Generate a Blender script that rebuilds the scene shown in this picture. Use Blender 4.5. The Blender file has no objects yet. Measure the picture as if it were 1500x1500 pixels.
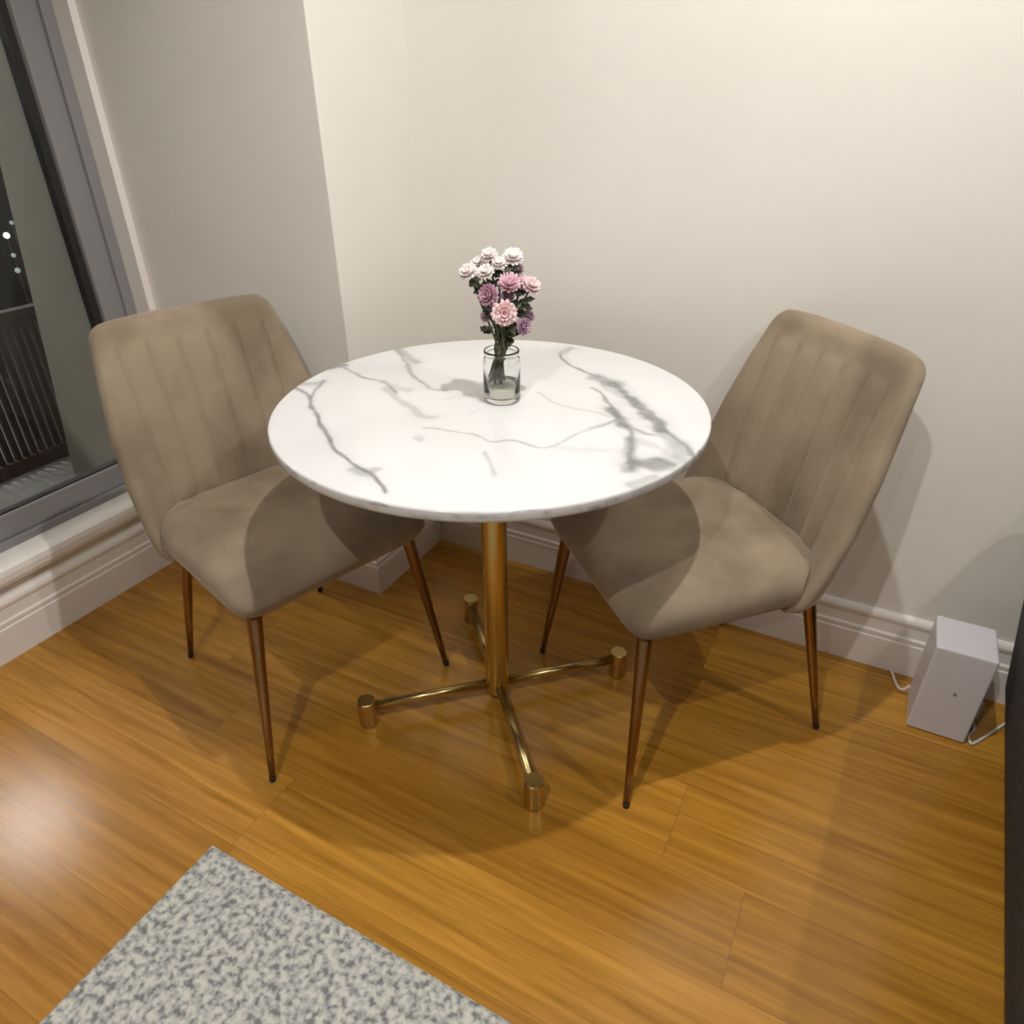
import bpy, bmesh, math, random
from mathutils import Vector, Matrix, noise

random.seed(7)
scene = bpy.context.scene
R = math.radians

# ---------------------------------------------------------------- camera
cam_d = bpy.data.cameras.new('camera')
cam_d.sensor_width = 36.0
cam_d.lens = 24.72
cam_d.clip_start = 0.02
cam = bpy.data.objects.new('camera', cam_d)
scene.collection.objects.link(cam)
cam.location = (1.126, -1.609, 1.238)
cam.rotation_euler = (Matrix.Rotation(R(28.048), 3, 'Z') @ Matrix.Rotation(R(90 - 30.535), 3, 'X')
                      @ Matrix.Rotation(R(-0.48), 3, 'Z')).to_euler()
scene.camera = cam

# ---------------------------------------------------------------- world: night outside
world = bpy.data.worlds.new('night')
scene.world = world
world.use_nodes = True
world.node_tree.nodes['Background'].inputs[0].default_value = (0.004, 0.0045, 0.005, 1)
world.node_tree.nodes['Background'].inputs[1].default_value = 1.0

# ---------------------------------------------------------------- recessed ceiling lamps and a lamp added on the balcony
def spot(name, loc, power, col=(1, 0.972, 0.935), rad=0.016, size=160):
    d = bpy.data.lights.new(name, 'SPOT')
    d.energy = power
    d.color = col
    d.shadow_soft_size = rad
    d.spot_size = R(size)
    d.spot_blend = 0.5
    o = bpy.data.objects.new(name, d)
    scene.collection.objects.link(o)
    o.location = loc
    return o
spot('ceiling_lamp', (0.907, -0.762, 2.27), 66)
spot('ceiling_lamp', (2.10, -0.76, 2.27), 35)
spot('ceiling_lamp', (0.80, -1.95, 2.27), 54)
spot('ceiling_lamp', (2.10, -1.95, 2.27), 12)
spot('ceiling_lamp', (0.80, -3.10, 2.27), 16)
bl = bpy.data.lights.new('added_balcony_lamp', 'AREA')  # unseen lamp, added for the floor highlight and to light the balcony
bl.shape = 'DISK'
bl.size = 0.44
bl.energy = 85
bl.color = (1.0, 0.93, 0.90)
blo = bpy.data.objects.new('added_balcony_lamp', bl)
scene.collection.objects.link(blo)
blo.location = (-2.40, -0.68, 2.20)

scene.view_settings.view_transform = 'Standard'
scene.view_settings.look = 'None'
scene.view_settings.exposure = -0.10
scene.view_settings.gamma = 1.0
scene.view_settings.use_curve_mapping = False

# ---------------------------------------------------------------- helpers
def link(name, me, m, parent=None, loc=None, rotz=0, smooth=False, bevel=0, kind=None):
    o = bpy.data.objects.new(name, me)
    scene.collection.objects.link(o)
    if m is not None:
        me.materials.append(m)
    if parent is not None:
        o.parent = parent
    if loc is not None:
        o.location = loc
    if rotz:
        o.rotation_euler = (0, 0, rotz)
    if smooth:
        for p in me.polygons:
            p.use_smooth = True
    if bevel:
        b = o.modifiers.new('bevel', 'BEVEL')
        b.width = bevel
        b.segments = 3
        b.limit_method = 'ANGLE'
        b.angle_limit = R(40)
    if kind:
        o['kind'] = kind
    return o

def bm_obj(name, bm, m, **k):
    bmesh.ops.recalc_face_normals(bm, faces=bm.faces)
    me = bpy.data.meshes.new(name)
    bm.to_mesh(me)
    bm.free()
    return link(name, me, m, **k)

def thing(name, label, cat, loc=(0, 0, 0), rotz=0, group=None):
    o = bpy.data.objects.new(name, None)
    scene.collection.objects.link(o)
    o.empty_display_size = 0.1
    o.location = loc
    o.rotation_euler = (0, 0, rotz)
    o['label'] = label
    o['category'] = cat
    if group:
        o['group'] = group
    return o

def tag(o, label, cat, group=None):
    o['label'] = label
    o['category'] = cat
    if group:
        o['group'] = group
    return o

def add_box(bm, x0, x1, y0, y1, z0, z1):
    vs = [bm.verts.new((x, y, z)) for z in (z0, z1) for x, y in ((x0, y0), (x1, y0), (x1, y1), (x0, y1))]
    for f in ((0, 3, 2, 1), (4, 5, 6, 7), (0, 1, 5, 4), (1, 2, 6, 5), (2, 3, 7, 6), (3, 0, 4, 7)):
        bm.faces.new([vs[i] for i in f])

def add_tube(bm, pts, rads, n=20, caps=True):
    pts = [Vector(p) for p in pts]
    if not isinstance(rads, (list, tuple)):
        rads = [rads] * len(pts)
    rings = []
    prev = None
    for i, p in enumerate(pts):
        a = pts[max(i - 1, 0)]
        b = pts[min(i + 1, len(pts) - 1)]
        t = (b - a).normalized()
        if prev is None:
            ref = Vector((0, 0, 1)) if abs(t.z) < 0.95 else Vector((1, 0, 0))
            u = t.cross(ref).normalized()
        else:
            u = (prev - t * prev.dot(t)).normalized()
        prev = u
        w = t.cross(u)
        rings.append([bm.verts.new(p + (u * math.cos(2 * math.pi * k / n) + w * math.sin(2 * math.pi * k / n)) * rads[i])
                      for k in range(n)])
    for a, b in zip(rings, rings[1:]):
        for k in range(n):
            bm.faces.new((a[k], a[(k + 1) % n], b[(k + 1) % n], b[k]))
    if caps:
        bm.faces.new(rings[0])
        bm.faces.new(rings[-1])

def add_lathe(bm, prof, n=64, centre=(0, 0), close_ends=True):
    cx, cy = centre
    rings = []
    for r, z in prof:
        if r < 1e-6:
            rings.append([bm.verts.new((cx, cy, z))])
        else:
            rings.append([bm.verts.new((cx + r * math.cos(2 * math.pi * k / n), cy + r * math.sin(2 * math.pi * k / n), z))
                          for k in range(n)])
    for a, b in zip(rings, rings[1:]):
        for k in range(n):
            if len(a) == 1 and len(b) == 1:
                continue
            if len(a) == 1:
                bm.faces.new((a[0], b[(k + 1) % n], b[k]))
            elif len(b) == 1:
                bm.faces.new((a[k], a[(k + 1) % n], b[0]))
            else:
                bm.faces.new((a[k], a[(k + 1) % n], b[(k + 1) % n], b[k]))

def add_extrude(bm, prof, p0, p1, out, m0=0, m1=0):
    """profile of (distance out, height) swept along the line p0..p1; out is the outward direction"""
    rows = []
    ln = math.hypot(p1[0] - p0[0], p1[1] - p0[1])
    ux, uy = (p1[0] - p0[0]) / ln, (p1[1] - p0[1]) / ln
    for p, m in ((p0, -m0), (p1, m1)):      # m0, m1 = 1 mitre the end round an outward corner
        rows.append([bm.verts.new((p[0] + out[0] * d + ux * d * m, p[1] + out[1] * d + uy * d * m, z)) for d, z in prof])
    n = len(prof)
    for i in range(n):
        bm.faces.new((rows[0][i], rows[0][(i + 1) % n], rows[1][(i + 1) % n], rows[1][i]))
    bm.faces.new(rows[0])
    bm.faces.new(rows[1][::-1])

# ---------------------------------------------------------------- materials
def mat(name, col, rough=0.5, metal=0.0, **kw):
    m = bpy.data.materials.new(name)
    m.use_nodes = True
    b = m.node_tree.nodes['Principled BSDF']
    b.inputs['Base Color'].default_value = (*col, 1)
    b.inputs['Roughness'].default_value = rough
    b.inputs['Metallic'].default_value = metal
    for k, v in kw.items():
        b.inputs[k].default_value = v
    return m

def N(m, t, **kw):
    n = m.node_tree.nodes.new(t)
    for k, v in kw.items():
        setattr(n, k, v)
    return n

def L(m, a, b):
    m.node_tree.links.new(a, b)

def bsdf(m):
    return m.node_tree.nodes['Principled BSDF']

def noisy(m, c1, c2, scale=8, detail=4, stretch=(1, 1, 1), bump=0, bscale=None, lo=0.35, hi=0.65):
    tc = N(m, 'ShaderNodeTexCoord')
    mp = N(m, 'ShaderNodeMapping')
    mp.inputs['Scale'].default_value = stretch
    L(m, tc.outputs['Object'], mp.inputs['Vector'])
    nz = N(m, 'ShaderNodeTexNoise')
    nz.inputs['Scale'].default_value = scale
    nz.inputs['Detail'].default_value = detail
    L(m, mp.outputs['Vector'], nz.inputs['Vector'])
    r = N(m, 'ShaderNodeValToRGB')
    r.color_ramp.elements[0].position = lo
    r.color_ramp.elements[1].position = hi
    r.color_ramp.elements[0].color = (*c1, 1)
    r.color_ramp.elements[1].color = (*c2, 1)
    L(m, nz.outputs['Fac'], r.inputs['Fac'])
    L(m, r.outputs['Color'], bsdf(m).inputs['Base Color'])
    if bump:
        n2 = N(m, 'ShaderNodeTexNoise')
        n2.inputs['Scale'].default_value = bscale or scale * 6
        n2.inputs['Detail'].default_value = 3
        L(m, tc.outputs['Object'], n2.inputs['Vector'])
        bp = N(m, 'ShaderNodeBump')
        bp.inputs['Strength'].default_value = bump
        bp.inputs['Distance'].default_value = 0.002
        L(m, n2.outputs['Fac'], bp.inputs['Height'])
        L(m, bp.outputs['Normal'], bsdf(m).inputs['Normal'])
    return m

M = {}
M['wall'] = noisy(mat('wall_paint', (0.75, 0.72, 0.66), 0.6), (0.74, 0.71, 0.65), (0.77, 0.74, 0.68), 2.5, bump=0.05, bscale=180)
M['ceiling'] = mat('ceiling_paint', (0.85, 0.83, 0.79), 0.8)
M['trim'] = mat('white_gloss_paint', (0.80, 0.76, 0.71), 0.3)
M['frame'] = mat('grey_window_frame', (0.24, 0.235, 0.24), 0.4)
M['gasket'] = mat('black_gasket', (0.012, 0.012, 0.012), 0.5)
M['brass'] = noisy(mat('brushed_brass', (0.56, 0.40, 0.17), 0.27, 1.0), (0.56, 0.42, 0.16), (0.66, 0.51, 0.22), 6, stretch=(1, 1, 0.2))
M['leg'] = noisy(mat('bronzed_leg_metal', (0.30, 0.18, 0.09), 0.28, 1.0), (0.25, 0.15, 0.075), (0.34, 0.21, 0.11), 6)
M['rubber'] = mat('black_rubber', (0.02, 0.012, 0.01), 0.6)
M['dark_metal'] = mat('dark_underside', (0.03, 0.025, 0.02), 0.5)
M['sofa'] = noisy(mat('charcoal_upholstery', (0.03, 0.03, 0.034), 0.9), (0.022, 0.022, 0.026), (0.045, 0.044, 0.05), 60, bump=0.3, bscale=300)
M['plastic'] = mat('white_plastic', (0.72, 0.70, 0.74), 0.35)
M['cord'] = mat('white_cord', (0.75, 0.72, 0.70), 0.45)
M['grey_dot'] = mat('grey_plastic', (0.25, 0.24, 0.24), 0.4)

def velvet(name):
    m = mat(name, (0.3, 0.23, 0.16), 0.85)
    b = bsdf(m)
    b.inputs['Sheen Weight'].default_value = 0.35
    b.inputs['Sheen Roughness'].default_value = 0.4
    b.inputs['Sheen Tint'].default_value = (0.9, 0.8, 0.66, 1)
    noisy(m, (0.205, 0.157, 0.102), (0.315, 0.248, 0.170), 6.5, detail=6, stretch=(1, 1, 0.8), bump=0.25, bscale=700, lo=0.36, hi=0.6)
    return m
M['velvet'] = velvet('taupe_velvet')

def make_floor_mat():
    m = mat('oak_boards', (0.5, 0.25, 0.06), 0.3)
    tc = N(m, 'ShaderNodeTexCoord')
    sep = N(m, 'ShaderNodeSeparateXYZ')
    L(m, tc.outputs['Object'], sep.inputs[0])
    def math_(op, a, b=None):
        n = N(m, 'ShaderNodeMath', operation=op)
        for i, v in enumerate((a, b)):
            if v is None:
                continue
            if isinstance(v, (int, float)):
                n.inputs[i].default_value = v
            else:
                L(m, v, n.inputs[i])
        return n.outputs[0]
    W, LEN = 0.18, 1.15
    yb = math_('DIVIDE', math_('ADD', sep.outputs['Y'], 0.04), W)
    row = math_('FLOOR', yb)
    fy = math_('FRACT', yb)
    wn = N(m, 'ShaderNodeTexWhiteNoise', noise_dimensions='1D')
    L(m, row, wn.inputs['W'])
    xa = math_('ADD', math_('DIVIDE', sep.outputs['X'], LEN), math_('MULTIPLY', wn.outputs['Value'], 7.3))
    col = math_('FLOOR', xa)
    fx = math_('FRACT', xa)
    comb = N(m, 'ShaderNodeCombineXYZ')
    L(m, row, comb.inputs[0])
    L(m, col, comb.inputs[1])
    wn2 = N(m, 'ShaderNodeTexWhiteNoise', noise_dimensions='2D')
    L(m, comb.outputs[0], wn2.inputs['Vector'])
    # grain: coordinates shifted per board and stretched along it
    sh = N(m, 'ShaderNodeVectorMath', operation='MULTIPLY_ADD')
    L(m, wn2.outputs['Color'], sh.inputs[0])
    sh.inputs[1].default_value = (13, 17, 5)
    L(m, tc.outputs['Object'], sh.inputs[2])
    mp = N(m, 'ShaderNodeMapping')
    mp.inputs['Scale'].default_value = (1.5, 34, 1)
    L(m, sh.outputs[0], mp.inputs['Vector'])
    g = N(m, 'ShaderNodeTexNoise')
    g.inputs['Scale'].default_value = 1.6
    g.inputs['Detail'].default_value = 8
    g.inputs['Roughness'].default_value = 0.62
    g.inputs['Distortion'].default_value = 0.5
    L(m, mp.outputs[0], g.inputs['Vector'])
    rg = N(m, 'ShaderNodeValToRGB')
    rg.color_ramp.elements[0].position = 0.25
    rg.color_ramp.elements[1].position = 0.75
    rg.color_ramp.elements[0].color = FLOOR_DARK
    rg.color_ramp.elements[1].color = FLOOR_LIGHT
    L(m, g.outputs['Fac'], rg.inputs[0])
    # board to board tone
    rb = N(m, 'ShaderNodeValToRGB')
    rb.color_ramp.elements[0].color = (0.80, 0.77, 0.70, 1)
    rb.color_ramp.elements[1].color = (1.15, 1.19, 1.45, 1)
    L(m, wn2.outputs['Value'], rb.inputs[0])
    mx = N(m, 'ShaderNodeMix', data_type='RGBA', blend_type='MULTIPLY')
    mx.inputs['Factor'].default_value = 1
    L(m, rg.outputs[0], mx.inputs['A'])
    L(m, rb.outputs[0], mx.inputs['B'])
    # joints
    ey = math_('MULTIPLY', math_('MINIMUM', fy, math_('SUBTRACT', 1.0, fy)), W)
    ex = math_('MULTIPLY', math_('MINIMUM', fx, math_('SUBTRACT', 1.0, fx)), LEN)
    e = math_('LESS_THAN', math_('MINIMUM', ex, ey), 0.0009)
    mj = N(m, 'ShaderNodeMix', data_type='RGBA')
    L(m, math_('MULTIPLY', e, 0.35), mj.inputs['Factor'])
    L(m, mx.outputs['Result'], mj.inputs['A'])
    mj.inputs['B'].default_value = (0.10, 0.04, 0.008, 1)
    L(m, mj.outputs['Result'], bsdf(m).inputs['Base Color'])
    rr = N(m, 'ShaderNodeMapRange')
    rr.inputs['To Min'].default_value = 0.17
    rr.inputs['To Max'].default_value = 0.25
    L(m, g.outputs['Fac'], rr.inputs['Value'])
    L(m, rr.outputs[0], bsdf(m).inputs['Roughness'])
    bp = N(m, 'ShaderNodeBump')
    bp.inputs['Strength'].default_value = 0.08
    bp.inputs['Distance'].default_value = 0.001
    L(m, g.outputs['Fac'], bp.inputs['Height'])
    L(m, bp.outputs[0], bsdf(m).inputs['Normal'])
    return m
FLOOR_DARK = (0.25, 0.103, 0.0070, 1)
FLOOR_LIGHT = (0.57, 0.280, 0.037, 1)
M['floor'] = make_floor_mat()

def make_marble():
    m = mat('white_marble', (0.86, 0.86, 0.86), 0.18)
    at = N(m, 'ShaderNodeAttribute', attribute_name='vein')
    tc = N(m, 'ShaderNodeTexCoord')
    nz = N(m, 'ShaderNodeTexNoise')
    nz.inputs['Scale'].default_value = 38
    nz.inputs['Detail'].default_value = 5
    L(m, tc.outputs['Object'], nz.inputs['Vector'])
    mr = N(m, 'ShaderNodeMapRange')
    mr.inputs['From Min'].default_value = 0.3
    mr.inputs['From Max'].default_value = 0.7
    mr.inputs['To Min'].default_value = 0.78
    mr.inputs['To Max'].default_value = 1.1
    L(m, nz.outputs['Fac'], mr.inputs['Value'])
    mu = N(m, 'ShaderNodeMath', operation='MULTIPLY', use_clamp=True)
    L(m, at.outputs['Fac'], mu.inputs[0])
    L(m, mr.outputs[0], mu.inputs[1])
    n2 = N(m, 'ShaderNodeTexNoise')
    n2.inputs['Scale'].default_value = 4
    n2.inputs['Detail'].default_value = 6
    L(m, tc.outputs['Object'], n2.inputs['Vector'])
    rc = N(m, 'ShaderNodeValToRGB')
    rc.color_ramp.elements[0].position = 0.3
    rc.color_ramp.elements[1].position = 0.6
    rc.color_ramp.elements[0].color = (0.70, 0.70, 0.70, 1)
    rc.color_ramp.elements[1].color = (0.77, 0.77, 0.77, 1)
    L(m, n2.outputs['Fac'], rc.inputs[0])
    mx = N(m, 'ShaderNodeMix', data_type='RGBA')
    L(m, mu.outputs[0], mx.inputs['Factor'])
    L(m, rc.outputs[0], mx.inputs['A'])
    mx.inputs['B'].default_value = (0.205, 0.215, 0.21, 1)
    L(m, mx.outputs['Result'], bsdf(m).inputs['Base Color'])
    return m
M['marble'] = make_marble()

def glass(name, col=(1, 1, 1), rough=0.0, ior=1.45):
    return mat(name, col, rough, 0, **{'Transmission Weight': 1.0, 'IOR': ior})
M['pane'] = glass('window_glass', (0.92, 0.95, 0.93))
M['bottle'] = glass('clear_bottle_glass', (0.97, 0.985, 0.97))
M['water'] = glass('water', (0.93, 0.94, 0.90), 0.0, 1.33)

# ---------------------------------------------------------------- room shell
H = 2.33
bm = bmesh.new(); add_box(bm, -0.80, 4.2, -4.6, 0.12, -0.06, 0.0)
bm_obj('floor', bm, M['floor'], kind='structure')
bm = bmesh.new(); add_box(bm, -0.80, 4.2, -4.6, 0.12, H, H + 0.06)
bm_obj('ceiling', bm, M['ceiling'], kind='structure')
bm = bmesh.new(); add_box(bm, 0.0, 4.2, 0.0, 0.12, 0, H)
bm_obj('wall_right', bm, M['wall'], kind='structure')
bm = bmesh.new(); add_box(bm, -0.80, 0.0, -0.327, 0.12, 0, H)
bm_obj('wall_back', bm, M['wall'], kind='structure', bevel=0.003)
bm = bmesh.new(); add_box(bm, 4.2, 4.3, -4.6, 0.12, 0, H)
M['bounce_cut'] = mat('bounce_cut_wall', (0.32, 0.30, 0.28), 0.8)  # unseen walls coloured darker to cut the light bounced into the room
bm_obj('wall_far_right', bm, M['bounce_cut'], kind='structure')
bm = bmesh.new(); add_box(bm, -0.80, 4.2, -4.7, -4.6, 0, H)
bm_obj('wall_front', bm, M['bounce_cut'], kind='structure')
# left wall with the tall window opening: b from -2.6 to -0.345, z from 0.20 to 2.12
WA = -0.675
WO = (-2.6, -0.345, 0.20, 2.12)
bm = bmesh.new()
add_box(bm, WA - 0.13, WA, -4.6, WO[0], 0, H)
add_box(bm, WA - 0.13, WA, WO[0], WO[1], 0, WO[2])
add_box(bm, WA - 0.13, WA, WO[0], WO[1], WO[3], H)
add_box(bm, WA - 0.13, WA, WO[1], -0.327, 0, H)
bm_obj('wall_left', bm, M['wall'], kind='structure')

# baseboards with two beads
BB = [(0, 0), (0.018, 0), (0.018, 0.088), (0.015, 0.092), (0.016, 0.096), (0.016, 0.104), (0.011, 0.108),
      (0.010, 0.138), (0.013, 0.142), (0.014, 0.150), (0.011, 0.157), (0.006, 0.162), (0, 0.163)]
def baseboard(name, p0, p1, out, m0=0, m1=0):
    b = bmesh.new()
    add_extrude(b, BB, p0, p1, out, m0, m1)
    return bm_obj(name, b, M['trim'], kind='structure')
baseboard('baseboard_right', (0.0, 0), (4.2, 0), (0, -1))
baseboard('baseboard_pier', (0.0, -0.327), (0.0, 0.0), (1, 0), 1, 0)
baseboard('baseboard_back', (WA, -0.327), (0.0, -0.327), (0, -1), 0, 1)
baseboard('baseboard_left', (WA, -4.6), (WA, -0.327), (1, 0))

# window: sill, reveal lining, frame, pane
bm = bmesh.new()
add_extrude(bm, [(-0.075, 0.192), (0.012, 0.192), (0.020, 0.198), (0.024, 0.210), (0.024, 0.225), (0.020, 0.237),
                 (0.010, 0.243), (-0.075, 0.246)], (WA, WO[0] - 0.04), (WA, -0.327), (1, 0))
bm_obj('trim_1', bm, M['trim'], kind='structure')
bm = bmesh.new()
add_box(bm, WA - 0.06, WA + 0.0015, WO[1] - 0.003, -0.327, 0.245, 2.14)
add_box(bm, WA - 0.06, WA + 0.004, WO[0] - 0.04, WO[0] + 0.003, 0.245, 2.14)
add_box(bm, WA - 0.06, WA + 0.004, WO[0] - 0.04, -0.327, 2.11, 2.15)
bm_obj('trim_2', bm, M['trim'], kind='structure', bevel=0.002)

win = bpy.data.objects.new('window_1', None)
scene.collection.objects.link(win)
win['kind'] = 'structure'
FX0, FX1 = WA - 0.115, WA - 0.055
y0, y1 = WO[0], WO[1] - 0.003
bm = bmesh.new()
def ring(bm, xa, xb, ya, yb, za, zb, wy, wz0, wz1):
    add_box(bm, xa, xb, yb - wy, yb, za, zb)
    add_box(bm, xa, xb, ya, ya + wy, za, zb)
    add_box(bm, xa, xb, ya + wy, yb - wy, za, za + wz0)
    add_box(bm, xa, xb, ya + wy, yb - wy, zb - wz1, zb)
ring(bm, FX0, FX1, y0, y1, 0.240, 2.11, 0.030, 0.026, 0.03)
bm_obj('window_frame', bm, M['frame'], parent=win, bevel=0.003)
bm = bmesh.new()
ring(bm, FX0 + 0.008, FX1 - 0.012, y0 + 0.012, y1 - 0.010, 0.266, 2.09, 0.080, 0.064, 0.06)
bm_obj('sash', bm, M['frame'], parent=win, bevel=0.004)
bm = bmesh.new()
ring(bm, FX0 + 0.014, FX1 - 0.018, y0 + 0.09, y1 - 0.096, 0.328, 2.02, 0.020, 0.006, 0.02)
bm_obj('gasket', bm, M['gasket'], parent=win)
bm = bmesh.new()
add_box(bm, FX0 + 0.020, FX0 + 0.026, y0 + 0.10, y1 - 0.105, 0.330, 2.01)
bm_obj('pane', bm, M['pane'], parent=win)

# balcony outside the window
bm = bmesh.new(); add_box(bm, -2.6, -0.81, -4.6, 1.2, 0.06, 0.12)
m = noisy(mat('balcony_paving', (0.2, 0.2, 0.19), 0.7), (0.30, 0.30, 0.29), (0.38, 0.38, 0.37), 12)
bm_obj('balcony_floor', bm, m, kind='structure')
bm = bmesh.new()
prof_ = [(-0.81, 0.12), (-1.245, 0.12), (-1.22, 0.25), (-1.03, 1.25), (-1.03, 2.7), (-0.81, 2.7)]
fa = [bm.verts.new((x, -0.40, z)) for x, z in prof_]
fb = [bm.verts.new((x, 1.2, z)) for x, z in prof_]
bm.faces.new(fa); bm.faces.new(fb[::-1])
for i in range(6):
    bm.faces.new((fa[i], fb[i], fb[(i + 1) % 6], fa[(i + 1) % 6]))
m = noisy(mat('balcony_render', (0.2, 0.2, 0.16), 0.8), (0.27, 0.262, 0.215), (0.31, 0.30, 0.25), 3)
bm_obj('wall_balcony', bm, m, kind='structure')
scr = thing('balcony_screen', 'dark slatted privacy screen on the balcony outside the window', 'screen', (-1.42, 0, 0.12))
mb = noisy(mat('dark_stained_slats', (0.02, 0.016, 0.018), 0.7), (0.012, 0.010, 0.012), (0.035, 0.028, 0.03), 20, stretch=(8, 8, 0.5))
bm = bmesh.new()
for i in range(150):
    yy = -3.0 + i * 0.028
    add_box(bm, -0.008, 0.008, yy, yy + 0.020, 0.05, 0.50)
bm_obj('slat_panel', bm, mb, parent=scr)
bm = bmesh.new(); add_box(bm, -0.02, 0.02, -3.02, 1.22, 0.50, 0.53)
bm_obj('top_rail', bm, mb, parent=scr, bevel=0.003)
bm = bmesh.new(); add_box(bm, -0.02, 0.02, -3.02, 1.22, 0.0, 0.05)
bm_obj('bottom_rail', bm, mb, parent=scr, bevel=0.003)
VEINS= [([(-0.395, -0.098), (-0.32, -0.126), (-0.284, -0.169), (-0.218, -0.22), (-0.142, -0.276), (-0.09, -0.309), (-0.043, -0.327), (-0.016, -0.331), (0.015, -0.352), (0.033, -0.366)], 0.003, 0.75), ([(-0.361, -0.046), (-0.32, -0.126)], 0.0024, 0.6), ([(-0.398, -0.087), (-0.37, -0.073), (-0.357, -0.057)], 0.0067, 0.35), ([(-0.053, -0.332), (-0.024, -0.333), (-0.023, -0.317)], 0.0049, 0.4), ([(-0.404, 0.016), (-0.385, 0.04), (-0.305, 0.005), (-0.242, 0.0), (-0.189, -0.036)], 0.0024, 0.6), ([(-0.395, 0.02), (-0.381, 0.047)], 0.0043, 0.7), ([(-0.223, -0.024), (-0.158, -0.068), (-0.1, -0.098), (-0.074, -0.113), (-0.056, -0.104)], 0.0043, 0.32), ([(-0.247, -0.002), (-0.194, -0.018), (-0.176, -0.017)], 0.0061, 0.25), ([(-0.367, 0.197), (-0.285, 0.13), (-0.227, 0.067), (-0.179, 0.032), (-0.131, 0.009), (-0.114, 0.018)], 0.003, 0.5), ([(-0.357, 0.196), (-0.299, 0.159), (-0.256, 0.129)], 0.0055, 0.45), ([(-0.087, -0.025), (-0.048, 0.035), (-0.024, 0.047)], 0.0043, 0.1), ([(-0.05, -0.148), (-0.021, -0.147), (0.011, -0.14), (0.064, -0.138), (0.082, -0.153), (0.111, -0.13), (0.142, -0.131), (0.177, -0.134), (0.19, -0.095), (0.195, -0.059), (0.207, -0.028), (0.228, 0.005), (0.239, 0.031)], 0.0018, 0.42), ([(0.094, -0.185), (0.124, -0.221), (0.145, -0.254)], 0.0024, 0.28), ([(-0.033, -0.187), (-0.02, -0.196)], 0.0043, 0.3), ([(0.205, -0.022), (0.228, 0.005), (0.237, 0.037)], 0.003, 0.4), ([(0.053, 0.089), (0.092, 0.058), (0.128, 0.042), (0.183, 0.049), (0.222, 0.036)], 0.0018, 0.3), ([(0.0, 0.368), (-0.001, 0.319)], 0.0061, 0.4), ([(-0.005, 0.317), (0.04, 0.262), (0.091, 0.235), (0.128, 0.217)], 0.0024, 0.75), ([(0.119, 0.221), (0.148, 0.196), (0.17, 0.194)], 0.0085, 0.6), ([(0.166, 0.197), (0.195, 0.169), (0.23, 0.128)], 0.0043, 0.75), ([(0.221, 0.139), (0.276, 0.081), (0.32, 0.023)], 0.0073, 0.8), ([(0.319, 0.029), (0.344, 0.01), (0.376, -0.019), (0.392, -0.047)], 0.0037, 0.7), ([(0.148, 0.196), (0.174, 0.159), (0.192, 0.155)], 0.0061, 0.3), ([(0.137, 0.156), (0.169, 0.128), (0.203, 0.087), (0.235, 0.043)], 0.0037, 0.6), ([(0.209, 0.076), (0.236, 0.04), (0.256, 0.016)], 0.0067, 0.7), ([(0.259, 0.015), (0.285, -0.02), (0.299, -0.078), (0.322, -0.146)], 0.0037, 0.65), ([(0.287, -0.04), (0.31, -0.105), (0.321, -0.147)], 0.0061, 0.55), ([(0.275, 0.007), (0.3, -0.006), (0.315, -0.004)], 0.003, 0.55), ([(0.316, 0.015), (0.35, -0.008), (0.369, -0.047), (0.384, -0.076)], 0.0061, 0.4), ([(0.299, -0.034), (0.336, -0.045), (0.365, -0.066)], 0.0049, 0.22), ([(0.313, -0.112), (0.332, -0.107), (0.351, -0.09), (0.372, -0.09)], 0.0061, 0.7), ([(0.34, -0.116), (0.356, -0.124), (0.358, -0.102)], 0.0079, 0.7), ([(0.37, -0.013), (0.388, -0.044)], 0.0055, 0.35), ([(0.341, -0.19), (0.355, -0.169), (0.364, -0.149)], 0.0043, 0.4), ([(0.194, -0.117), (0.228, -0.114), (0.262, -0.096)], 0.0055, 0.14), ([(-0.005, -0.039), (-0.006, -0.061)], 0.003, 0.12)]
FL= [('white', 0.479, -0.545, 0.98, 0.0132), ('white', 0.506, -0.52, 1.005, 0.0118), ('white', 0.485, -0.52, 0.99, 0.0118), ('white', 0.51, -0.54, 0.982, 0.0118), ('white', 0.541, -0.501, 1.001, 0.0145), ('white', 0.526, -0.521, 0.994, 0.0105), ('blush', 0.573, -0.496, 0.956, 0.0158), ('mauve', 0.522, -0.545, 0.946, 0.0184), ('pink', 0.547, -0.526, 0.962, 0.0184), ('pink', 0.554, -0.494, 0.957, 0.0145), ('mauve', 0.537, -0.514, 0.938, 0.0118), ('palepink', 0.549, -0.548, 0.92, 0.0211), ('lilac', 0.564, -0.512, 0.89, 0.0132), ('lilac', 0.562, -0.49, 0.901, 0.0105), ('lilac', 0.501, -0.517, 0.901, 0.0118), ('lilac', 0.544, -0.488, 0.979, 0.0092)]
LV= [(0.524, -0.521, 0.977), (0.543, -0.511, 0.99), (0.497, -0.536, 0.952), (0.564, -0.5, 0.933), (0.507, -0.531, 0.919), (0.557, -0.504, 0.909), (0.527, -0.52, 0.881), (0.504, -0.532, 0.881), (0.542, -0.512, 0.875), (0.486, -0.542, 0.964), (0.547, -0.509, 0.975)]
FAR = [('distant_lamp', (-2.2, 0.161, 0.756), 0.012, 1, 'brightest tiny white lamp outside, seen through the window glass'), ('distant_lamp', (-2.2, 0.198, 0.801), 0.008, 2, 'faint greenish lamp outside, just above the brightest white one'), ('distant_lamp', (-2.2, 0.161, 0.677), 0.009, 2, 'faint greenish lamp outside, just below the brightest white one'), ('distant_lamp', (-2.2, 0.156, 0.616), 0.011, 2, 'faint pale lamp outside, lowest of the distant lamps')]

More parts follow.
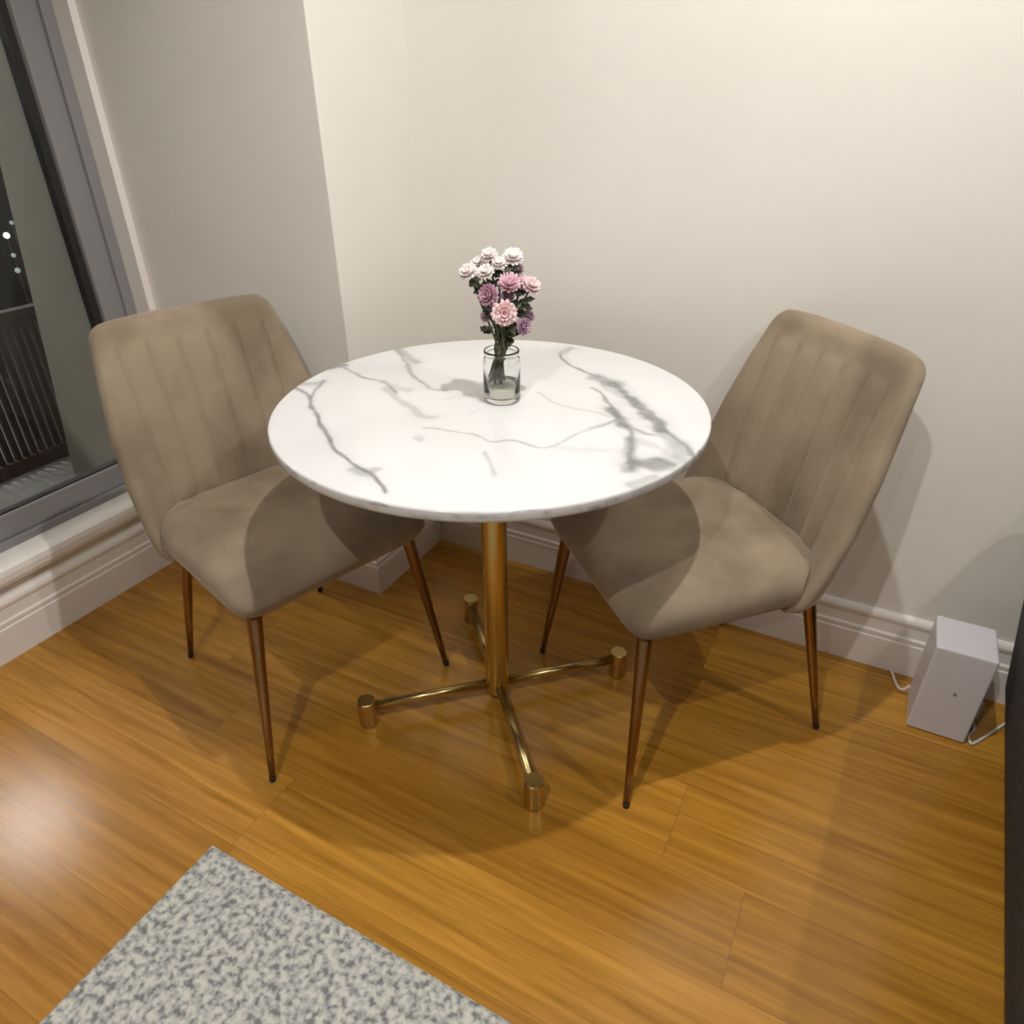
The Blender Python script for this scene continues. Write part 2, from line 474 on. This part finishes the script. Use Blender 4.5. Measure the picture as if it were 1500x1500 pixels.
# ---------------------------------------------------------------- chairs
def lerp_tab(tab, z):
    for (z0, v0), (z1, v1) in zip(tab, tab[1:]):
        if z <= z1:
            t = max(0, (z - z0) / (z1 - z0))
            t = t * t * (3 - 2 * t) if False else t
            return v0 + (v1 - v0) * t
    return tab[-1][1]

ZB, ZT = 0.385, 0.855
W_TAB = [(0.385, 0.222), (0.45, 0.233), (0.55, 0.236), (0.65, 0.229), (0.75, 0.213), (0.852, 0.192)]
XF_TAB = [(0.385, -0.165), (0.45, -0.172), (0.55, -0.183), (0.65, -0.200), (0.75, -0.224), (0.852, -0.254)]
D_TAB = [(0.385, 0.125), (0.45, 0.105), (0.55, 0.072), (0.65, 0.050), (0.75, 0.036), (0.852, 0.022)]
SEAMS = [-0.1625, -0.0975, -0.0325, 0.0325, 0.0975, 0.1625]

def make_backrest_bm():
    bm = bmesh.new()
    NU = 170
    zs = []
    for i in range(9):
        zs.append(ZB + 0.03 * (1 - math.cos(math.pi / 2 * i / 8)))
    z0 = zs[-1]
    for i in range(1, 40):
        zs.append(z0 + (ZT - 0.05 - z0) * i / 39)
    z0 = zs[-1]
    for i in range(1, 17):
        zs.append(z0 + 0.05 * math.sin(math.pi / 2 * i / 16))
    rings = []
    for z in zs:
        w = lerp_tab(W_TAB, z)
        xf = lerp_tab(XF_TAB, z)
        d = lerp_tab(D_TAB, z)
        T = 0.058 - 0.016 * (z - ZB) / (ZT - ZB)
        rc = 0.034
        T0 = T
        if z > ZT - rc:
            q = (z - (ZT - rc)) / rc
            w -= rc * (1 - math.sqrt(max(0, 1 - q * q))) * 0.85
        rt = 0.022
        if z > ZT - rt:
            q = min(1, (z - (ZT - rt)) / rt)
            T *= 0.30 + 0.70 * math.sqrt(max(0, 1 - q * q))
        if z < ZB + 0.03:
            q = 1 - (z - ZB) / 0.03
            T *= 0.45 + 0.55 * math.sqrt(max(0, 1 - q * q))
            w -= 0.03 * (1 - math.sqrt(max(0, 1 - q * q)))
        fade = min(1, max(0, (z - 0.46) / 0.02)) * min(1, max(0, (ZT - 0.045 - z) / 0.02))
        ring_ = []
        def pt(u, side):
            xm = xf - T0 / 2 + d * abs(u) ** 3.2
            y = w * u
            # normal of the mid curve
            dx = d * 3.2 * abs(u) ** 2.2 * (1 if u >= 0 else -1)
            nx, ny = w, -dx
            l = math.hypot(nx, ny)
            nx, ny = nx / l, ny / l
            half = T / 2 * (1 - abs(u) ** 9) ** (1 / 2.4) if abs(u) < 1 else 0
            if side > 0:
                for s in SEAMS:
                    dd = (y - s) / 0.0035
                    half -= 0.0045 * math.exp(-dd * dd) * fade
                # soft pillow between the seams
                k = (y / 0.065 + 0.5) % 1.0
                if abs(y) < 0.1625:
                    half += 0.0042 * math.sin(math.pi * k) * fade
            return (xm + side * nx * half, y + side * ny * half, z)
        us = [-1 + 2 * i / NU for i in range(NU + 1)]
        us = [math.sin(u * math.pi / 2) * 0.35 + u * 0.65 for u in us]
        for u in us:
            ring_.append(bm.verts.new(pt(u, 1)))
        for u in us[::-1][1:-1]:
            ring_.append(bm.verts.new(pt(u, -1)))
        rings.append(ring_)
    n = len(rings[0])
    for a, b in zip(rings, rings[1:]):
        for k in range(n):
            bm.faces.new((a[k], a[(k + 1) % n], b[(k + 1) % n], b[k]))
    bm.faces.new(rings[0])
    bm.faces.new(rings[-1])
    return bm

def make_seat_bm():
    """cushion: rounded trapezoid in plan, gently crowned, with soft edges"""
    bm = bmesh.new()
    n = 160
    def outline(k, inset):
        a = 2 * math.pi * k / n
        c, s = math.cos(a), math.sin(a)
        p = 12.0
        r = (abs(c) ** p + abs(s) ** p) ** (-1 / p)
        ux, uy = c * r, s * r
        x = 0.034 + ux * (0.226 - inset)
        hw = 0.2265 + 0.003 * ux
        y = uy * (hw - inset)
        # the back of the cushion follows the curve of the shell
        xs = -0.175 + 0.105 * min(1.0, abs(y) / 0.233) ** 3.2
        return max(x, xs), y
    layers = [(0.410, 0.045), (0.402, 0.026), (0.404, 0.014), (0.412, 0.008), (0.425, 0.003), (0.442, 0.001),
              (0.456, 0.005), (0.466, 0.012), (0.473, 0.022), (0.479, 0.040), (0.483, 0.075), (0.485, 0.12), (0.486, 0.17)]
    rings = []
    for z, ins in layers:
        rings.append([])
        for k in range(n):
            x, y = outline(k, ins)
            # the front edge droops a little
            dz = -0.016 * max(0, (x - 0.12) / 0.15) ** 2 if z > 0.44 else 0
            rings[-1].append(bm.verts.new((x, y, z + dz)))
    for a, b in zip(rings, rings[1:]):
        for k in range(n):
            bm.faces.new((a[k], a[(k + 1) % n], b[(k + 1) % n], b[k]))
    bm.faces.new(rings[0])
    c = bm.verts.new((0.04, 0, 0.487))
    for k in range(n):
        bm.faces.new((rings[-1][k], rings[-1][(k + 1) % n], c))
    return bm

def make_chair(label, loc, rotz):
    t = thing('dining_chair', label, 'chair', loc, rotz, 'velvet dining chairs at the round table')
    bm_obj('seat', make_seat_bm(), M['velvet'], parent=t, smooth=True)
    bm_obj('backrest', make_backrest_bm(), M['velvet'], parent=t, smooth=True)
    for top, foot in (((0.215, 0.185), (0.250, 0.243)), ((0.215, -0.185), (0.250, -0.243)),
                      ((-0.165, 0.150), (-0.250, 0.193)), ((-0.165, -0.150), (-0.250, -0.193))):
        b = bmesh.new()
        p0 = Vector((*foot, 0.0)); p1 = Vector((*top, 0.398))
        v = p1 - p0
        pts = [p0 + v * k for k in (0.03, 0.25, 0.5, 0.75, 0.97, 1.0)]
        add_tube(b, pts, [0.0065, 0.0085, 0.0105, 0.0125, 0.0145, 0.0145], 24)
        lg = bm_obj('leg', b, M['leg'], parent=t, smooth=True)
        b = bmesh.new()
        add_tube(b, [p0 + Vector((0, 0, 0.0005)), p0 + Vector((0, 0, 0.003)), p0 + v * 0.032], [0.0058, 0.0068, 0.0070], 24)
        bm_obj('foot_cap', b, M['rubber'], parent=lg, smooth=True)
    return t

def copy_tree(o, parent=None):
    c = o.copy()
    scene.collection.objects.link(c)
    c.parent = parent
    for ch in [x for x in bpy.data.objects if x.parent == o]:
        copy_tree(ch, c)
    return c

chair = make_chair('taupe velvet dining chair left of the table, its back to the window',
                   (0.039, -0.670, 0), R(-16.3))
chair2 = copy_tree(chair)
chair2.location = (0.8906, -0.341, 0)
chair2.rotation_euler = (0, 0, R(-134))
chair2['label'] = 'taupe velvet dining chair right of the table, its back close to the plain wall'

# ---------------------------------------------------------------- table
TX, TY, TR = 0.516, -0.544, 0.398
tb = thing('round_table', 'round white marble table with grey veins on a brass pedestal', 'table', (TX, TY, 0))

def seg_d(px, py, a, b):
    ax, ay = a; bx, by = b
    dx, dy = bx - ax, by - ay
    l2 = dx * dx + dy * dy
    t = 0 if l2 == 0 else max(0, min(1, ((px - ax) * dx + (py - ay) * dy) / l2))
    return math.hypot(px - ax - dx * t, py - ay - dy * t)

def chaikin(pts, n=2):
    for _ in range(n):
        q = [pts[0]]
        for a, b in zip(pts, pts[1:]):
            q.append((a[0] * 0.75 + b[0] * 0.25, a[1] * 0.75 + b[1] * 0.25))
            q.append((a[0] * 0.25 + b[0] * 0.75, a[1] * 0.25 + b[1] * 0.75))
        pts = q + [pts[-1]]
    return pts
VEINS = [(chaikin(p_), w_, s_) for p_, w_, s_ in VEINS]

def vein_val(x, y):
    wx = 0.006 * noise.noise((x * 22, y * 22, 3.1)) + 0.001 * noise.noise((x * 60, y * 60, 1.7))
    wy = 0.006 * noise.noise((x * 22, y * 22, 9.4)) + 0.001 * noise.noise((x * 60, y * 60, 6.2))
    x += wx; y += wy
    keep = 1.0
    for pts, w, st in VEINS:
        w = w * (1.9 if w > 0.0039 else 1.35)
        x0 = min(p[0] for p in pts) - 4 * w; x1 = max(p[0] for p in pts) + 4 * w
        y0_ = min(p[1] for p in pts) - 4 * w; y1_ = max(p[1] for p in pts) + 4 * w
        if not (x0 < x < x1 and y0_ < y < y1_):
            continue
        d = min(seg_d(x, y, a, b) for a, b in zip(pts, pts[1:]))
        ww = w * (1.0 + 0.6 * noise.noise((x * 40, y * 40, w * 500)))
        v = st * math.exp(-(d / ww) ** 4) + 0.22 * st * math.exp(-(d / (2.2 * ww)) ** 2)
        keep *= 1 - min(v, 0.97)
    return 1 - keep

def make_top():
    bm = bmesh.new()
    NR, NA = 150, 560
    e = 0.004
    prof = [(TR - e, 0.750)]
    prof += [(TR - e + e * math.sin(a), 0.750 - e + e * math.cos(a)) for a in (0.4, 0.8, 1.2, math.pi / 2)]
    prof += [(TR, 0.742), (TR - 0.0005, 0.734), (TR - 0.003, 0.7305)]
    lay = bm.verts.layers.float.new('vein')
    rings = []
    for i in range(1, NR + 1):
        r = (TR - e) * i / NR
        rings.append([bm.verts.new((r * math.cos(2 * math.pi * k / NA), r * math.sin(2 * math.pi * k / NA), 0.750)) for k in range(NA)])
    for r, z in prof[1:]:
        rings.append([bm.verts.new((r * math.cos(2 * math.pi * k / NA), r * math.sin(2 * math.pi * k / NA), z)) for k in range(NA)])
    for a, b in zip(rings, rings[1:]):
        for k in range(NA):
            bm.faces.new((a[k], b[k], b[(k + 1) % NA], a[(k + 1) % NA]))
    c = bm.verts.new((0, 0, 0.750))
    for k in range(NA):
        bm.faces.new((c, rings[0][k], rings[0][(k + 1) % NA]))
    bm.faces.new(rings[-1])
    for v in bm.verts:
        x, y, z = v.co
        r = math.hypot(x, y)
        val = vein_val(x, y)
        if z < 0.7495:
            # the side of the slab is mottled with short horizontal smudges
            a = math.atan2(y, x)
            q = noise.noise((a * 9, z * 160, 2.0)) + 0.5 * noise.noise((a * 26, z * 260, 5.0))
            val = max(val * 0.8, min(0.65, max(0, (q - 0.12) * 1.3)))
        v[lay] = val
    return bm
o = bm_obj('tabletop', make_top(), M['marble'], parent=tb)
bm = bmesh.new()
add_lathe(bm, [(0, 0.7305), (0.12, 0.7305), (0.12, 0.7245), (0.0, 0.7245)], 64)
bm_obj('mounting_plate', bm, M['dark_metal'], parent=tb)
bm = bmesh.new()
add_lathe(bm, [(0, 0.7245), (0.0268, 0.7245), (0.0268, 0.030), (0.024, 0.027), (0, 0.027)], 64)
bm_obj('pole', bm, M['brass'], parent=tb, smooth=False, bevel=0)
for p in tb.children[-1].data.polygons if tb.children else []:
    p.use_smooth = abs(p.normal.z) < 0.5
for k in range(4):
    a = R(42.6 + 90 * k)
    c, s_ = math.cos(a), math.sin(a)
    b = bmesh.new()
    add_tube(b, [(c * 0.020, s_ * 0.020, 0.050), (c * 0.292, s_ * 0.292, 0.050)], 0.0110, 24)
    bm_obj('base_arm', b, M['brass'], parent=tb, smooth=True)
    b = bmesh.new()
    add_lathe(b, [(0, 0.001), (0.0185, 0.001), (0.0205, 0.003), (0.0205, 0.069), (0.0185, 0.071), (0, 0.071)], 40,
              (c * 0.305, s_ * 0.305))
    bm_obj('foot', b, M['brass'], parent=tb, bevel=0)

# ---------------------------------------------------------------- bottle with cut flowers
VX, VY = 0.527, -0.520
vs = thing('glass_bottle', 'small clear glass bottle holding cut flowers on the marble table', 'vase', (VX, VY, 0.750))
bm = bmesh.new()
add_lathe(bm, [(0, 0.0005), (0.030, 0.0005), (0.0335, 0.003), (0.0342, 0.008), (0.0342, 0.074), (0.0335, 0.080), (0.0315, 0.084),
               (0.0308, 0.087), (0.0325, 0.090), (0.0325, 0.0945), (0.0315, 0.096), (0.0295, 0.0955), (0.0285, 0.090), (0.0288, 0.084),
               (0.0305, 0.079), (0.0317, 0.073), (0.0317, 0.012), (0.029, 0.0095), (0, 0.0085)], 64)
bm_obj('bottle_body', bm, M['bottle'], parent=vs, smooth=True)
bm = bmesh.new()
add_lathe(bm, [(0, 0.0090), (0.0285, 0.0100), (0.0312, 0.0125), (0.0312, 0.034), (0, 0.034)], 64)
bm_obj('water', bm, M['water'], parent=vs, smooth=False)

PC = {'white': ((0.90, 0.82, 0.80), (0.72, 0.66, 0.50)), 'blush': ((0.82, 0.64, 0.64), (0.60, 0.42, 0.42)),
      'mauve': ((0.56, 0.33, 0.42), (0.36, 0.14, 0.24)), 'pink': ((0.80, 0.54, 0.60), (0.60, 0.28, 0.38)),
      'palepink': ((0.90, 0.66, 0.66), (0.62, 0.36, 0.36)), 'lilac': ((0.48, 0.30, 0.40), (0.30, 0.14, 0.22))}
PM = {}
for k, (a, b) in PC.items():
    PM[k] = (noisy(mat(k + '_petals', a, 0.6), tuple(x * 0.88 for x in a), a, 60), mat(k + '_flower_centre', b, 0.7))
M['stem'] = noisy(mat('dark_green_stem', (0.06, 0.075, 0.03), 0.55), (0.045, 0.055, 0.02), (0.09, 0.10, 0.045), 40)
M['leaf'] = noisy(mat('dark_green_leaf', (0.05, 0.06, 0.03), 0.5), (0.030, 0.036, 0.020), (0.075, 0.085, 0.045), 50)

def petal(bm, base, d, up, length, width, cup):
    """one thin cupped petal from base in direction d"""
    d = d.normalized()
    side = d.cross(up).normalized()
    rows = []
    for i in range(6):
        t = i / 5
        w = width * (math.sin(math.pi * min(1, 0.12 + t * 0.80)) ** 0.7) * 0.5
        p = base + d * length * t + up * (cup * length * t * t)
        rows.append([bm.verts.new(p - side * w + up * w * 0.25), bm.verts.new(p), bm.verts.new(p + side * w + up * w * 0.25)])
    for a, b in zip(rows, rows[1:]):
        for k in range(2):
            bm.faces.new((a[k], a[k + 1], b[k + 1], b[k]))

def flower(i, kind, pos, r, label, axis, foot):
    """a cut daisy-like flower: stem, petals and centre"""
    rnd = random.Random(100 + i)
    t = thing('cut_flower', label, 'flower', foot, 0, 'cut flowers in the glass bottle')
    base = Vector(foot)
    P = Vector(pos) - base
    ax = axis.normalized()
    ref = Vector((0, 0, 1)) if abs(ax.z) < 0.9 else Vector((1, 0, 0))
    u = ax.cross(ref).normalized()
    w = ax.cross(u)
    bm = bmesh.new()
    double = kind in ('mauve', 'pink', 'palepink', 'lilac')
    layers = [(1.0, 0.05, 0.15), (0.92, 0.30, 0.45), (0.72, 0.75, 0.6), (0.48, 1.5, 0.7)] if double else [(1.0, 0.0, 0.12), (0.85, 0.28, 0.3), (0.6, 0.8, 0.4)]
    for li, (lr, lift, cup) in enumerate(layers):
        n = 14 if li < 2 else 10
        for k in range(n):
            a = 2 * math.pi * (k + 0.5 * li) / n + rnd.uniform(-0.08, 0.08)
            d = u * math.cos(a) + w * math.sin(a) + ax * (lift + rnd.uniform(-0.06, 0.06))
            ln = r * lr * rnd.uniform(0.92, 1.05)
            petal(bm, P + ax * r * 0.05 * li, d, ax, ln, r * 0.40, cup)
    pt = bm_obj('petals', bm, PM[kind][0], parent=t, smooth=True)
    sol = pt.modifiers.new('thickness', 'SOLIDIFY')
    sol.thickness = 0.0006
    bm = bmesh.new()
    bmesh.ops.create_uvsphere(bm, u_segments=16, v_segments=10, radius=r * 0.22)
    bmesh.ops.translate(bm, verts=bm.verts, vec=P + ax * r * 0.30)
    bm_obj('flower_centre', bm, PM[kind][1], parent=t, smooth=True)
    # calyx and stem, passing through the neck of the bottle
    neck = Vector((VX + rnd.uniform(-0.012, 0.012), VY + rnd.uniform(-0.012, 0.012), 0.850)) - base
    bm = bmesh.new()
    q0 = P - ax * 0.002
    q1 = P - ax * r * 1.1 - Vector((0, 0, 0.006))
    pts = []
    ctrl = [Vector((0, 0, 0)), neck, q1, q0]
    for a in range(17):
        s = a / 16
        # Bezier through softened controls, kept inside the neck
        if s < 0.45:
            q = ctrl[0].lerp(ctrl[1], s / 0.45)
        else:
            v = (s - 0.45) / 0.55
            q = ctrl[1] * (1 - v) ** 2 + ctrl[2] * 2 * v * (1 - v) + ctrl[3] * v * v
        pts.append(q)
    add_tube(bm, pts, [0.0019] * 14 + [0.0016, 0.0026, 0.0042], 10)
    bm_obj('stem', bm, M['stem'], parent=t, smooth=True)
    return t

def leaf_bm(bm, base, d, up, length, width):
    d = d.normalized()
    side = d.cross(up)
    if side.length < 0.1:
        side = d.cross(Vector((1, 0, 0)))
    side.normalize()
    upv = side.cross(d).normalized()
    rows = []
    for i in range(8):
        t = i / 7
        w = width * 0.5 * math.sin(math.pi * min(1, 0.06 + t * 0.93)) ** 0.8 * (1 + 0.28 * math.sin(t * 19))
        p = base + d * length * t - upv * length * 0.25 * t * t
        rows.append([bm.verts.new(p - side * w + upv * w * 0.3), bm.verts.new(p), bm.verts.new(p + side * w + upv * w * 0.3)])
    for a, b in zip(rows, rows[1:]):
        for k in range(2):
            bm.faces.new((a[k], a[k + 1], b[k + 1], b[k]))

FLAB = ['white flower at the far left edge of the bouquet', 'white flower at the top of the bouquet, left of the middle',
        'white flower in the upper left cluster, just below the topmost one', 'white flower above the mauve bloom, right end of the left cluster',
        'white flower at the upper right of the bouquet, standing alone', 'small white flower between the top left cluster and the upper right flower',
        'pale blush flower at the far right edge of the bouquet', 'round mauve flower on the left side, middle height',
        'bright pink flower in the middle of the bouquet', 'pink flower between the middle bloom and the blush one',
        'small mauve bud squeezed between the pink and pale pink blooms', 'large pale pink flower facing forward, lowest of the big blooms',
        'lilac flower at the lower right above the bottle', 'small lilac flower at the right under the blush one',
        'small lilac flower at the lower left under the mauve bloom', 'small lilac flower high up right of the middle']
flowers = []
view = (Vector(cam.location) - Vector((VX, VY, 0.94))).normalized()
for i, (kind, x, y, z, r) in enumerate(FL):
    r *= {'white': 1.35, 'blush': 1.2, 'lilac': 1.2}.get(kind, 1.08)
    P = Vector((x, y, z))
    out = (P - Vector((VX + 0.005, VY, 0.89))).normalized()
    ax = out * 0.9 + Vector((0.40, -0.75, 0.40)) * 0.9
    if kind == 'palepink':
        ax = Vector((0.45, -0.75, 0.25))
    if kind in ('mauve',) and r > 0.015:
        ax = Vector((-0.15, -0.9, 0.30))
    fx = 0.506 + 0.022 * (i % 5) / 4 + 0.002 * (i % 3)
    fy = -0.532 + 0.012 * (i % 3) / 2
    foot = (fx, fy, 0.775 + 0.006 * (i % 4))
    flowers.append(flower(i, kind, (x, y, z), r, FLAB[i], ax, foot))

# leaves belong to the flower whose stem they grow on
rnd = random.Random(5)
owners = [5, 4, 0, 6, 14, 12, 11, 14, 12, 0, 15, 8, 7, 9, 11, 12, 1, 3, 13, 10, 2, 9]
spots = LV + [(0.535, -0.515, 0.955), (0.512, -0.525, 0.935), (0.556, -0.500, 0.945), (0.520, -0.524, 0.895), (0.546, -0.512, 0.888),
               (0.530, -0.524, 0.868), (0.521, -0.520, 0.876), (0.541, -0.514, 0.862), (0.532, -0.516, 0.905), (0.515, -0.524, 0.962), (0.560, -0.504, 0.925)]
made = {}
for (x, y, z), own in zip(spots, owners):
    made.setdefault(own, []).append((x, y, z))
for own, pts in made.items():
    t = flowers[own]
    for (x, y, z) in pts:
        bm = bmesh.new()
        base = Vector((x, y, z)) - Vector(t.location)
        for q in range(3):
            a = rnd.uniform(0, 6.28)
            d = Vector((math.cos(a), math.sin(a), rnd.uniform(-0.3, 0.8)))
            leaf_bm(bm, base - d * 0.008, d, Vector((0.2, -0.6, 0.6)), rnd.uniform(0.022, 0.034), rnd.uniform(0.011, 0.015))
        lf = bm_obj('leaf', bm, M['leaf'], parent=t, smooth=True)
        sol = lf.modifiers.new('thickness', 'SOLIDIFY')
        sol.thickness = 0.0006

# ---------------------------------------------------------------- rug
bm = bmesh.new()
X0, X1, Y0, Y1 = 0.218, 1.95, -2.9, -1.14
nx, ny = 240, 240
vv = [[None] * (ny + 1) for _ in range(nx + 1)]
for i in range(nx + 1):
    for j in range(ny + 1):
        x = X0 + (X1 - X0) * i / nx; y = Y0 + (Y1 - Y0) * j / ny
        e = min(i, nx - i, j, ny - j)
        z = 0.004 if e == 0 else 0.010 + 0.0022 * noise.noise((x * 70, y * 70, 0)) + 0.0015 * noise.noise((x * 160, y * 160, 4))
        vv[i][j] = bm.verts.new((x, y, z))
for i in range(nx):
    for j in range(ny):
        bm.faces.new((vv[i][j], vv[i + 1][j], vv[i + 1][j + 1], vv[i][j + 1]))
# sides and underside
low = [bm.verts.new((x, y, 0.0005)) for x, y in ((X0, Y0), (X1, Y0), (X1, Y1), (X0, Y1))]
bm.faces.new([vv[i][0] for i in range(nx + 1)][::-1] + [low[0], low[1]])
bm.faces.new([vv[nx][j] for j in range(ny + 1)][::-1] + [low[1], low[2]])
bm.faces.new([vv[i][ny] for i in range(nx + 1)] + [low[2], low[3]])
bm.faces.new([vv[0][j] for j in range(ny + 1)] + [low[3], low[0]])
bm.faces.new(low)
m = mat('mottled_wool', (0.4, 0.4, 0.36), 0.95)
tc = N(m, 'ShaderNodeTexCoord')
vo = N(m, 'ShaderNodeTexNoise')
vo.inputs['Scale'].default_value = 85
vo.inputs['Detail'].default_value = 3
L(m, tc.outputs['Object'], vo.inputs['Vector'])
rp = N(m, 'ShaderNodeValToRGB')
rp.color_ramp.elements[0].position = 0.36
rp.color_ramp.elements[0].color = (0.20, 0.20, 0.195, 1)
rp.color_ramp.elements[1].position = 0.62
rp.color_ramp.elements[1].color = (0.62, 0.61, 0.55, 1)
e = rp.color_ramp.elements.new(0.48)
e.color = (0.42, 0.43, 0.41, 1)
L(m, vo.outputs['Fac'], rp.inputs[0])
L(m, rp.outputs[0], bsdf(m).inputs['Base Color'])
tag(bm_obj('rug', bm, m), 'mottled grey woven rug lying flat on the wooden floor', 'rug')

# ---------------------------------------------------------------- white box by the wall
bx = thing('plastic_box', 'upright white plastic box on the floor by the baseboard', 'box', (1.440, -0.137, 0))
bm = bmesh.new(); add_box(bm, -0.058, 0.058, -0.060, 0.060, 0.002, 0.238)
bm_obj('casing', bm, M['plastic'], parent=bx, bevel=0.005)
bm = bmesh.new()
add_tube(bm, [(0.006, -0.0595, 0.128), (0.006, -0.0612, 0.128)], 0.0035, 20)
bm_obj('indicator', bm, M['grey_dot'], parent=bx)

def cord(name, pts, r, label):
    cv = []
    P = [Vector(p) for p in pts]
    P = [P[0]] + P + [P[-1]]
    for i in range(1, len(P) - 2):
        for k in range(8):
            t = k / 8
            a, b, c, d = P[i - 1], P[i], P[i + 1], P[i + 2]
            cv.append(0.5 * ((2 * b) + (c - a) * t + (2 * a - 5 * b + 4 * c - d) * t * t + (3 * b - a - 3 * c + d) * t ** 3))
    cv.append(P[-1])
    bm = bmesh.new()
    add_tube(bm, cv, r, 10)
    return tag(bm_obj(name, bm, M['cord'], smooth=True), label, 'cable')
cord('power_cable', [(1.500, -0.115, 0.035), (1.512, -0.118, 0.020), (1.518, -0.140, 0.005), (1.508, -0.165, 0.004), (1.512, -0.19, 0.0045), (1.535, -0.16, 0.004), (1.60, -0.06, 0.004)],
     0.0032, 'white cable looping on the floor between the white box and the sofa')
cord('thin_cable', [(1.380, -0.09, 0.03), (1.370, -0.088, 0.012), (1.360, -0.075, 0.005), (1.352, -0.050, 0.004), (1.345, -0.028, 0.006), (1.338, -0.024, 0.012)],
     0.0032, 'short white cable end between the baseboard and the left side of the white box')
pl = thing('power_plug', 'white power plug lying behind the white box beside the sofa', 'plug', (1.512, -0.085, 0.0), R(20))
bm = bmesh.new(); add_box(bm, -0.011, 0.011, -0.022, 0.022, 0.001, 0.052)
bm_obj('plug_body', bm, M['cord'], parent=pl, bevel=0.005)

# ---------------------------------------------------------------- charcoal sofa at the right edge
sf = thing('sofa', 'dark charcoal sofa end at the right edge, against the plain wall', 'sofa', (1.533, -0.040, 0), R(-3.3))
def soft_box(name, x0, x1, y0, y1, z0, z1, bev, flare=0.0):
    b = bmesh.new()
    add_box(b, x0, x1, y0, y1, z0, z1)
    if flare:
        for v in b.verts:
            if v.co.z > z1 - 1e-4 and v.co.x < x0 + 1e-4:
                v.co.x -= flare
    o = bm_obj(name, b, M['sofa'], parent=sf, smooth=True)
    md = o.modifiers.new('bevel', 'BEVEL'); md.width = bev; md.segments = 6
    return o
soft_box('arm', 0.03, 0.20, -0.92, 0.0, 0.06, 0.56, 0.035, 0.078)
soft_box('arm', 1.72, 1.90, -0.92, 0.0, 0.06, 0.56, 0.035)
soft_box('base', 0.20, 1.72, -0.90, 0.0, 0.06, 0.27, 0.02)
soft_box('seat_cushion', 0.205, 0.958, -0.92, -0.20, 0.27, 0.43, 0.04)
soft_box('seat_cushion', 0.962, 1.715, -0.92, -0.20, 0.27, 0.43, 0.04)
soft_box('back_cushion', 0.205, 0.958, -0.22, 0.0, 0.40, 0.72, 0.05)
soft_box('back_cushion', 0.962, 1.715, -0.22, 0.0, 0.40, 0.72, 0.05)
for x, y in ((0.10, -0.86), (0.10, -0.08), (1.82, -0.86), (1.82, -0.08)):
    b = bmesh.new(); add_lathe(b, [(0, 0.0), (0.018, 0.0), (0.024, 0.062), (0, 0.062)], 24, (x, y))
    bm_obj('leg', b, M['rubber'], parent=sf)

# ---------------------------------------------------------------- distant lights beyond the balcony
def emit(name, col, s):
    m = mat(name, (0, 0, 0))
    bsdf(m).inputs['Emission Color'].default_value = (*col, 1)
    bsdf(m).inputs['Emission Strength'].default_value = s
    return m
ml = emit('far_lamp_glow', (1, 0.97, 0.9), 3.0)
ml2 = emit('far_lamp_dim_glow', (0.6, 0.75, 0.7), 0.5)
for nm, (x, y, z), r, mm, lab in FAR:
    t = thing(nm, lab, 'lamp', (x, y, 0.12), 0, 'garden lamps outside')
    b = bmesh.new()
    bmesh.ops.create_uvsphere(b, u_segments=16, v_segments=10, radius=r, matrix=Matrix.Translation((0, 0, z - 0.12)))
    bm_obj('bulb', b, ml if mm == 1 else ml2, parent=t, smooth=True)
    b = bmesh.new()
    add_tube(b, [(0, 0, 0), (0, 0, z - 0.12 - r * 0.9)], 0.003, 8)
    bm_obj('post', b, M['rubber'], parent=t)
